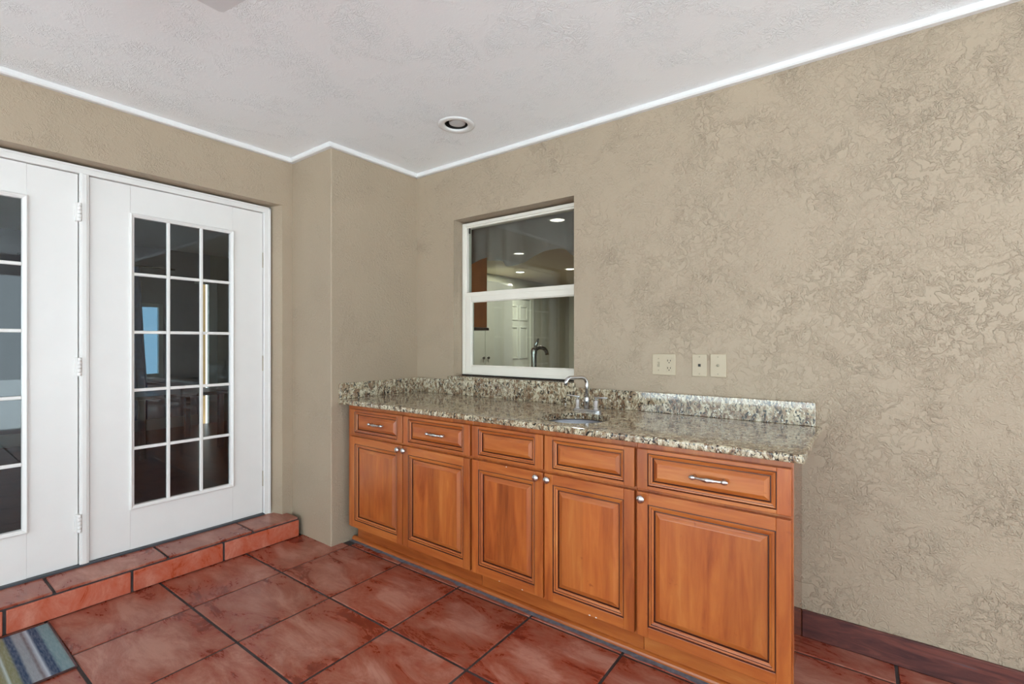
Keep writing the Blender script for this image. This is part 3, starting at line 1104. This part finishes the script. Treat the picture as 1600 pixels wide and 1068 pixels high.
obj('jack', box((-0.673, yp - 0.002, 1.141), (-0.6605, yp, 1.154), 0, 0.0008, 1), 'dark', p)
disc(p, 'screw', -0.667, 1.188, 0.003, yp, 0.0012, 'screw')
disc(p, 'screw', -0.667, 1.106, 0.003, yp, 0.0012, 'screw')
p = plate(-0.6175, -0.546, 1.094, 1.203, 'rightmost beige wall plate with a small coax socket')
bm = bmesh.new()
add_lathe(bm, [(0.0065, 0.0), (0.0065, 0.002), (0.0048, 0.002), (0.0048, 0.009), (0.003, 0.009), (0.003, 0.004)], (-0.5825, yp, 1.149), (0, -1, 0), 14)
obj('coax_socket', bm, 'screw', p)
disc(p, 'screw', -0.5825, 1.189, 0.003, yp, 0.0012, 'screw')
disc(p, 'screw', -0.5825, 1.108, 0.003, yp, 0.0012, 'screw')

# ------------------------------------------------------------------ recessed ceiling lamp (not lit)
rl = thing('recessed_lamp', (LX, LY, ZC), 'unlit round recessed lamp with a white ring in the porch ceiling', 'ceiling lamp')
bm = bmesh.new()
add_lathe(bm, [(0.080, ZC + 0.10), (0.080, ZC), (0.103, ZC - 0.0005), (0.102, ZC - 0.004), (0.090, ZC - 0.007), (0.072, ZC - 0.006), (0.066, ZC - 0.003), (0.0645, ZC + 0.003)], (LX, LY, 0), n=48, cap0=False, cap1=False)
obj('trim_ring', bm, 'trim', rl)
bm = bmesh.new()
add_lathe(bm, [(0.0642, ZC + 0.0035), (0.0635, ZC + 0.10), (0.001, ZC + 0.10)], (LX, LY, 0), n=40, cap0=False)
obj('housing', bm, 'dark', rl)
bm = bmesh.new()
add_lathe(bm, [(0.001, ZC + 0.006), (0.038, ZC + 0.005), (0.046, ZC + 0.008), (0.048, ZC + 0.018), (0.040, ZC + 0.055), (0.02, ZC + 0.09)], (LX + 0.004, LY + 0.004, 0), n=40)
obj('bulb', bm, 'lamp_off', rl)

# ------------------------------------------------------------------ ceiling fan (one blade tip shows at the top edge)
FCX, FCY, FZ = -1.43, -0.06, 2.205
fan = thing('ceiling_fan', (FCX, FCY, ZC), 'white ceiling fan whose blade tip shows at the top edge', 'ceiling fan')
bm = bmesh.new()
add_lathe(bm, [(0.07, ZC), (0.07, ZC - 0.02), (0.045, ZC - 0.05), (0.014, ZC - 0.06), (0.014, FZ + 0.09)], (FCX, FCY, 0), n=28)
obj('downrod', bm, 'fan', fan)
bm = bmesh.new()
add_lathe(bm, [(0.02, FZ + 0.10), (0.085, FZ + 0.085), (0.11, FZ + 0.05), (0.11, FZ + 0.01), (0.09, FZ - 0.03), (0.05, FZ - 0.05), (0.045, FZ - 0.08), (0.002, FZ - 0.085)], (FCX, FCY, 0), n=32)
obj('motor', bm, 'fan', fan)
blade_me = None
for k in range(5):
    ang = 2 * PI * k / 5
    bm = bmesh.new()
    # blade outline in its own frame: x along the width, y outwards
    th = 0.007
    cr = 0.012
    ol = [(-0.055, 0.17), (0.055, 0.17), (0.080 - 0.002, 0.68 - cr), (0.080 - cr, 0.68), (-0.080 + cr, 0.68), (-0.078, 0.68 - cr)]
    add_prism(bm, ol, -th, 0.0, 0, 0.0)
    bmesh.ops.bevel(bm, geom=[e for e in bm.edges if abs(e.verts[0].co.z - e.verts[1].co.z) < 1e-6], offset=0.003, segments=2, affect='EDGES')
    bmesh.ops.rotate(bm, verts=bm.verts[:], cent=(0, 0, 0), matrix=Matrix.Rotation(math.radians(9), 3, 'Y'))
    b = obj('blade', bm, 'fan', fan)
    b.matrix_parent_inverse = Matrix()
    b.location = (0, 0, FZ - ZC)
    b.rotation_euler = (0, 0, ang)
    bm = box((-0.02, 0.08, -0.002), (0.02, 0.22, 0.008), 0, 0.002, 1)
    br = obj('blade_bracket', bm, 'fan', b)

# ------------------------------------------------------------------ door mat
MX0, MX1, MY1, MY0 = -2.955, -2.462, 0.494, -0.300
dm = thing('door_mat', ((MX0 + MX1) / 2, (MY0 + MY1) / 2, 0), 'striped blue, grey and olive door mat on the terracotta floor', 'door mat')
o = obj('mat_cloth', box((-(MX1 - MX0) / 2 + 0.006, -0.788, 0.0008), ((MX1 - MX0) / 2 - 0.006, -0.006, 0.008), 0, 0.003, 2), 'matf', dm)
o.matrix_parent_inverse = Matrix()
o.location = (0, MY1 - (MY0 + MY1) / 2, 0)
bm = bmesh.new()
hx = (MX1 - MX0) / 2
loop = [(-hx + .004, -0.790, 0.005), (hx - .004, -0.790, 0.005), (hx - .004, -0.004, 0.005), (-hx + .004, -0.004, 0.005)]
for a, b in zip(loop, loop[1:] + loop[:1]):
    add_tube(bm, [a, b], 0.0042, 8)
o = obj('binding', bm, 'matb', dm)
o.matrix_parent_inverse = Matrix()
o.location = (0, MY1 - (MY0 + MY1) / 2, 0)

# ------------------------------------------------------------------ kitchen seen through the window
KX0, KX1, KY1, KZ = -5.3, 1.5, 9.2, 2.44
yi = YA + 0.161
struct('floor_kitchen', box((KX0, yi, 0.0), (KX1, KY1, 0.02)), 'kfloor', 'kitchen floor behind the window')
bm = bmesh.new()
add_box(bm, (KX0 - 0.1, yi, KZ), (KX1 + 0.1, KY1 + 0.1, KZ + 0.1))
struct('ceiling_kitchen', bm, 'kceil', 'kitchen ceiling seen through the sash window')
struct('wall_kitchen_left', box((KX0 - 0.1, yi + 0.0, 0.0), (KX0, KY1, KZ)), 'kwall', 'pale kitchen wall seen through the sash window')
struct('wall_kitchen_far', box((KX0 - 0.1, KY1, 0.0), (KX1 + 0.1, KY1 + 0.1, KZ)), 'kwall', 'far kitchen wall seen through the sash window')
struct('wall_kitchen_right', box((KX1, yi, 0.0), (KX1 + 0.1, KY1, KZ)), 'kwall', 'right kitchen wall seen through the sash window')

# wall cabinet left of the window, inside
kc = thing('kitchen_cabinet', (-2.7, 2.76, 1.37), 'orange-brown wall cabinet inside the kitchen, left in the sash window', 'cabinet')
obj('cabinet_box', box((-3.05, yi + 0.001, 1.372), (-2.405, 2.90, 2.30), 0, 0.002, 1), 'kcab', kc)
obj('cabinet_door', box((-3.03, 2.9005, 1.385), (-2.42, 2.92, 2.29), 0, 0.003, 1), 'kcab', kc)
obj('light_rail', box((-3.05, 2.60, 1.350), (-2.404, 2.925, 1.3715), 0, 0.002, 1), 'glaze', kc)
# kitchen worktop and tap
kt = obj('kitchen_worktop', box((-3.6, yi + 0.001, 0.86), (0.6, 3.20, 0.90), 0, 0.004, 1), 'granite')
tag(kt, 'kitchen worktop on the inside below the sash window', 'worktop')
kb = obj('kitchen_counter_unit', box((-3.6, yi + 0.001, 0.02), (0.6, 3.17, 0.8595), 0, 0.002, 1), 'kcab')
tag(kb, 'row of kitchen base cabinets inside below the window', 'cabinet')
ktap = thing('kitchen_faucet', (-1.90, 2.80, 0.90), 'chrome arched kitchen faucet standing inside behind the lower pane', 'faucet')
bm = bmesh.new()
kx, ky = -1.895, 2.80
add_lathe(bm, [(0.027, 0.9005), (0.027, 0.91), (0.02, 0.93), (0.018, 1.16), (0.022, 1.18), (0.022, 1.20), (0.012, 1.22)], (kx, ky, 0), n=20)
obj('tap_body', bm, 'nickel', ktap)
bm = bmesh.new()
pts = [(kx, ky, 1.16)]
for k in range(0, 11):
    a = PI * k / 10
    pts.append((kx + 0.022 - 0.022 * math.cos(a), ky + 0.05 - 0.05 * math.cos(a), 1.17 + 0.05 * math.sin(a)))
add_tube(bm, pts, [0.012] * 6 + [0.014] * 6, 14)
obj('tap_spout', bm, 'nickel', ktap)
bm = bmesh.new()
add_tube(bm, [(kx, ky, 1.20), (kx + 0.018, ky + 0.005, 1.25), (kx + 0.03, ky + 0.01, 1.285)], [0.010, 0.011, 0.006], 12)
obj('tap_lever', bm, 'nickel', ktap)

# sheer valance with soft folds
bm = bmesh.new()
cols = 90
rows = 8
grid = []
for i in range(cols + 1):
    x = -2.385 + 1.11 * i / cols
    ph_ = x * 30 + 2.0 * math.sin(x * 9)
    dy = 0.026 * math.sin(ph_) + 0.016 * math.sin(ph_ * 0.43 + 1)
    zb = 1.815 + 0.035 * (math.sin(x * 11.0 + 0.8)) + 0.012 * math.sin(ph_)
    grid.append([bm.verts.new((x, 2.625 + dy * (0.35 + 0.65 * j / rows), 2.16 + (zb - 2.16) * j / rows)) for j in range(rows + 1)])
for i in range(cols):
    for j in range(rows):
        f = bm.faces.new((grid[i][j], grid[i + 1][j], grid[i + 1][j + 1], grid[i][j + 1]))
        f.smooth = True
va = thing('valance', (-1.84, 2.62, 2.16), 'short grey sheer valance hanging inside the top of the sash window', 'curtain')
obj('valance_cloth', bm, 'sheer', va)
bm = bmesh.new()
add_tube(bm, [(-2.395, 2.622, 2.165), (-1.26, 2.622, 2.165)], 0.010, 10)
obj('curtain_rod', bm, 'dark', va)

# white panelled door, tall pantry cupboard and plates on the far kitchen side
px = KX0 + 0.002
d3 = struct('door_3', box((px, 6.90, 0.02), (px + 0.04, 7.62, 2.05), 0, 0.003, 1), 'kwhite', 'white panelled kitchen door seen through the lower pane')
for (ya, yb) in ((6.98, 7.23), (7.29, 7.54)):
    for (za, zb) in ((0.18, 0.82), (0.95, 1.55), (1.66, 1.94)):
        bm = bmesh.new()
        ring_frame(bm, ya, yb, za, zb, 0.03, 0, 0.012, 0.003)
        for v_ in bm.verts:
            v_.co = Vector((px + 0.04 + v_.co.y, v_.co.x, v_.co.z))
        obj('door_panel', bm, 'kwhite', d3)
bm = bmesh.new()
add_box(bm, (px, 6.78, 0.02), (px + 0.055, 6.895, 2.16), 0, 0.004, 1)
add_box(bm, (px, 7.625, 0.02), (px + 0.055, 7.74, 2.16), 0, 0.004, 1)
add_box(bm, (px, 6.895, 2.055), (px + 0.055, 7.625, 2.16), 0, 0.004, 1)
struct('trim_kitchen_door', bm, 'kwhite', 'white casing of the kitchen door')
pc = thing('pantry_cupboard', (KX0 + 0.3, 5.6, 0.02), 'tall pale cupboard against the kitchen wall, left of the panelled door', 'cupboard')
obj('cupboard_box', box((px, 4.9, 0.02), (px + 0.6, 6.3, 2.2), 0, 0.003, 1), 'kwhite', pc)
for (ya, yb) in ((4.91, 5.595), (5.605, 6.29)):
    o = obj('cupboard_door', box((px + 0.6005, ya, 0.12), (px + 0.62, yb, 2.18), 0, 0.003, 1), 'kwhite', pc)
    yk = yb - 0.05 if yb < 5.7 else ya + 0.05
    bm = bmesh.new()
    add_lathe(bm, [(0.01, 0), (0.008, 0.015), (0.02, 0.022), (0.016, 0.034), (0.002, 0.036)], (px + 0.62, yk, 1.02), (1, 0, 0), 14)
    obj('knob', bm, 'dark', o)
rf = thing('refrigerator', (-4.9, 4.75, 0.02), 'pale fridge deep in the kitchen below the orange cabinet', 'fridge')
obj('fridge_body', box((px, 4.35, 0.02), (px + 0.70, 4.89, 1.75), 0, 0.01, 2), 'kwhite', rf)
o = obj('fridge_door', box((px + 0.705, 4.355, 0.06), (px + 0.76, 4.885, 1.74), 0, 0.012, 2), 'kwhite', rf)
bm = bmesh.new()
add_tube(bm, [(px + 0.76, 4.82, 0.6), (px + 0.80, 4.82, 0.63), (px + 0.80, 4.82, 1.47), (px + 0.76, 4.82, 1.5)], 0.012, 10)
obj('fridge_handle', bm, 'nickel', o)

for (x, y, lab) in ((-4.75, 6.6, 'lit kitchen ceiling lamp just below the valance hem, left of the other'),
                    (-3.9, 6.8, 'lit kitchen ceiling lamp at the right edge of the upper pane'),
                    (-2.43, 3.99, 'lit kitchen ceiling lamp nearest the window, highest in the upper pane'),
                    (-3.76, 5.2, 'lit kitchen ceiling lamp shining through the middle of the valance')):
    L = thing('kitchen_lamp', (x, y, KZ), lab, 'ceiling lamp', 'lit recessed kitchen lamps')
    bm = bmesh.new()
    add_lathe(bm, [(0.095, KZ - 0.001), (0.095, KZ - 0.008), (0.075, KZ - 0.010), (0.072, KZ - 0.004)], (x, y, 0), n=28, cap0=False, cap1=False)
    obj('lamp_ring', bm, 'kwhite', L)
    bm = bmesh.new()
    add_lathe(bm, [(0.073, KZ - 0.003), (0.05, KZ - 0.006), (0.001, KZ - 0.008)], (x, y, 0), n=24)
    obj('lamp_lens', bm, 'lampglow', L)
    ld = bpy.data.lights.new('kitchen_lamp_light', 'AREA')
    ld.shape = 'DISK'
    ld.size = 0.13
    ld.energy = 3.0 if y < 4.5 else 17.0
    ld.color = (1.0, 0.93, 0.82)
    lo = bpy.data.objects.new('kitchen_lamp_light', ld)
    C.objects.link(lo)
    lo.parent = L
    lo.location = (0, 0, -0.02)

# ------------------------------------------------------------------ room seen through the glazed doors
RX0, RX1, RY0, RY1 = -7.45, XB - 0.221, -3.2, 4.2
bm = box((RX0, RY0, STEP - 0.06), (RX1, 2.48, STEP))
add_box(bm, (RX0, 2.48, STEP - 0.06), (-5.46, RY1, STEP))
struct('floor_room', bm, 'kfloor', 'dark floor of the room behind the glazed doors')
bm = box((RX0 - 0.1, RY0, ZC), (RX1, 2.48, ZC + 0.1))
add_box(bm, (RX0 - 0.1, 2.48, ZC), (-5.46, RY1, ZC + 0.1))
struct('ceiling_room', bm, 'rceil', 'ceiling of the room behind the glazed doors')
wy0, wy1, wz0, wz1 = 1.70, 2.34, 0.80, 1.76
bm = bmesh.new()
add_box(bm, (RX0 - 0.1, RY0, 0), (RX0, -2.7, ZC))
add_box(bm, (RX0 - 0.1, -0.3, 0), (RX0, wy0, ZC))
add_box(bm, (RX0 - 0.1, -2.7, 0), (RX0, -0.3, 0.5))
add_box(bm, (RX0 - 0.1, -2.7, 2.15), (RX0, -0.3, ZC))
add_box(bm, (RX0 - 0.1, wy1, 0), (RX0, 2.77, ZC))
add_box(bm, (RX0 - 0.1, wy0, 0), (RX0, wy1, wz0))
add_box(bm, (RX0 - 0.1, wy0, wz1), (RX0, wy1, ZC))
add_box(bm, (RX0 - 0.1, 2.77, 2.10), (RX0, 2.90, ZC))
struct('wall_room_far', bm, 'rwall', 'grey far wall of the room behind the glazed doors')
struct('wall_room_olive', box((RX0 - 0.1, 2.90, 0), (RX0, RY1, ZC)), 'rwall2', 'olive grey far wall by the inner doorway')
bm = box((RX0 - 0.1, RY1, 0), (-5.46, RY1 + 0.1, ZC))
add_box(bm, (-5.50, 2.48, 0), (-5.41, RY1, ZC))
add_box(bm, (-5.50, 2.40, 0), (XC - 0.62, 2.48, ZC))
struct('wall_room_right', bm, 'rwall2', 'side wall of the room behind the glazed doors')
struct('wall_room_left', box((RX0 - 0.1, RY0 - 0.1, 0), (RX1, RY0, ZC)), 'rwall', 'left side wall of the room behind the glazed doors')
struct('wall_room_passage', box((RX0 - 0.5, 2.70, 0), (RX0 - 0.42, 3.0, ZC)), plain('warm_wood', srgb(206, 160, 104), 0.5), 'warm wood coloured wall beyond the inner doorway')
bm = bmesh.new()
add_box(bm, (RX0, 2.875, STEP), (RX0 + 0.02, 2.985, 2.14), 0, 0.003, 1)
add_box(bm, (RX0, 2.70, 2.06), (RX0 + 0.02, 2.875, 2.14), 0, 0.003, 1)
struct('trim_room_doorway', bm, 'kwhite', 'white casing of the inner doorway')
struct('baseboard_room', box((RX0, RY0, STEP), (RX0 + 0.016, 2.74, STEP + 0.14), 0, 0.003, 1), 'kwhite', 'white baseboard on the far wall of the inner room')
bm = bmesh.new()
ring_frame(bm, wy0, wy1, wz0, wz1, 0.05, -0.06, 0.0, 0.003)
add_box(bm, ((wy0 + wy1) / 2 - 0.02, -0.05, wz0), ((wy0 + wy1) / 2 + 0.02, -0.02, wz1), 0, 0.002, 1)
for v_ in bm.verts:
    v_.co = Vector((RX0 + v_.co.y, v_.co.x, v_.co.z))
w2 = struct('window_2', bm, 'kwhite', 'bright far window of the inner room behind a blue curtain')
obj('pane', box((RX0 - 0.05, wy0 + 0.04, wz0 + 0.04), (RX0 - 0.046, wy1 - 0.04, wz1 - 0.04)), 'glass_tint', w2)
bm = bmesh.new()  # extra window, out of view, added to let more sky light into the room
ring_frame(bm, -2.7, -0.3, 0.5, 2.15, 0.05, -0.06, 0.0, 0.003)
add_box(bm, (-1.52, -0.05, 0.5), (-1.48, -0.02, 2.15), 0, 0.002, 1)
for v_ in bm.verts:
    v_.co = Vector((RX0 + v_.co.y, v_.co.x, v_.co.z))
w3 = struct('window_3_added', bm, 'kwhite', 'wide unseen window added to light the inner room, left of the blue curtain')
obj('pane', box((RX0 - 0.05, -2.66, 0.54), (RX0 - 0.046, -0.34, 2.11)), 'glass', w3)
# blue curtain beside it
bm = bmesh.new()
g = []
for i in range(61):
    y = 1.25 + 0.86 * i / 60
    dx = 0.03 * math.sin(i * 0.9) + 0.012 * math.sin(i * 2.1)
    sweep = 0.05 * (i / 60) ** 2
    g.append([bm.verts.new((RX0 + 0.10 + dx, y + (0.03 if z < 1.2 else -sweep * (z - 1.2)), z)) for z in (2.2, 1.9, 1.6, 1.2, 0.7, 0.28)])
for a, b in zip(g, g[1:]):
    for k in range(5):
        f = bm.faces.new((a[k], a[k + 1], b[k + 1], b[k]))
        f.smooth = True
cu = thing('blue_curtain', (RX0 + 0.1, 1.5, STEP), 'dark blue curtain hanging inside beyond the right glazed door', 'curtain')
obj('curtain_cloth', bm, 'bluecloth', cu)
bm = bmesh.new()
add_tube(bm, [(RX0 + 0.09, 0.98, 2.21), (RX0 + 0.09, 2.44, 2.21)], 0.012, 10)
obj('curtain_rod', bm, 'dark', cu)
# dark bench table inside
tb = thing('side_table', (-6.1, 1.9, STEP), 'dark low table inside behind the right glazed door', 'table')
obj('tabletop', box((-6.6, 1.55, 0.70), (-5.6, 2.35, 0.735), 0, 0.004, 1), 'dwood', tb)
for x in (-6.55, -5.65):
    for y in (1.60, 2.30):
        obj('leg', box((x - 0.025, y - 0.025, STEP), (x + 0.025, y + 0.025, 0.6995), 0, 0.003, 1), 'dwood', tb)
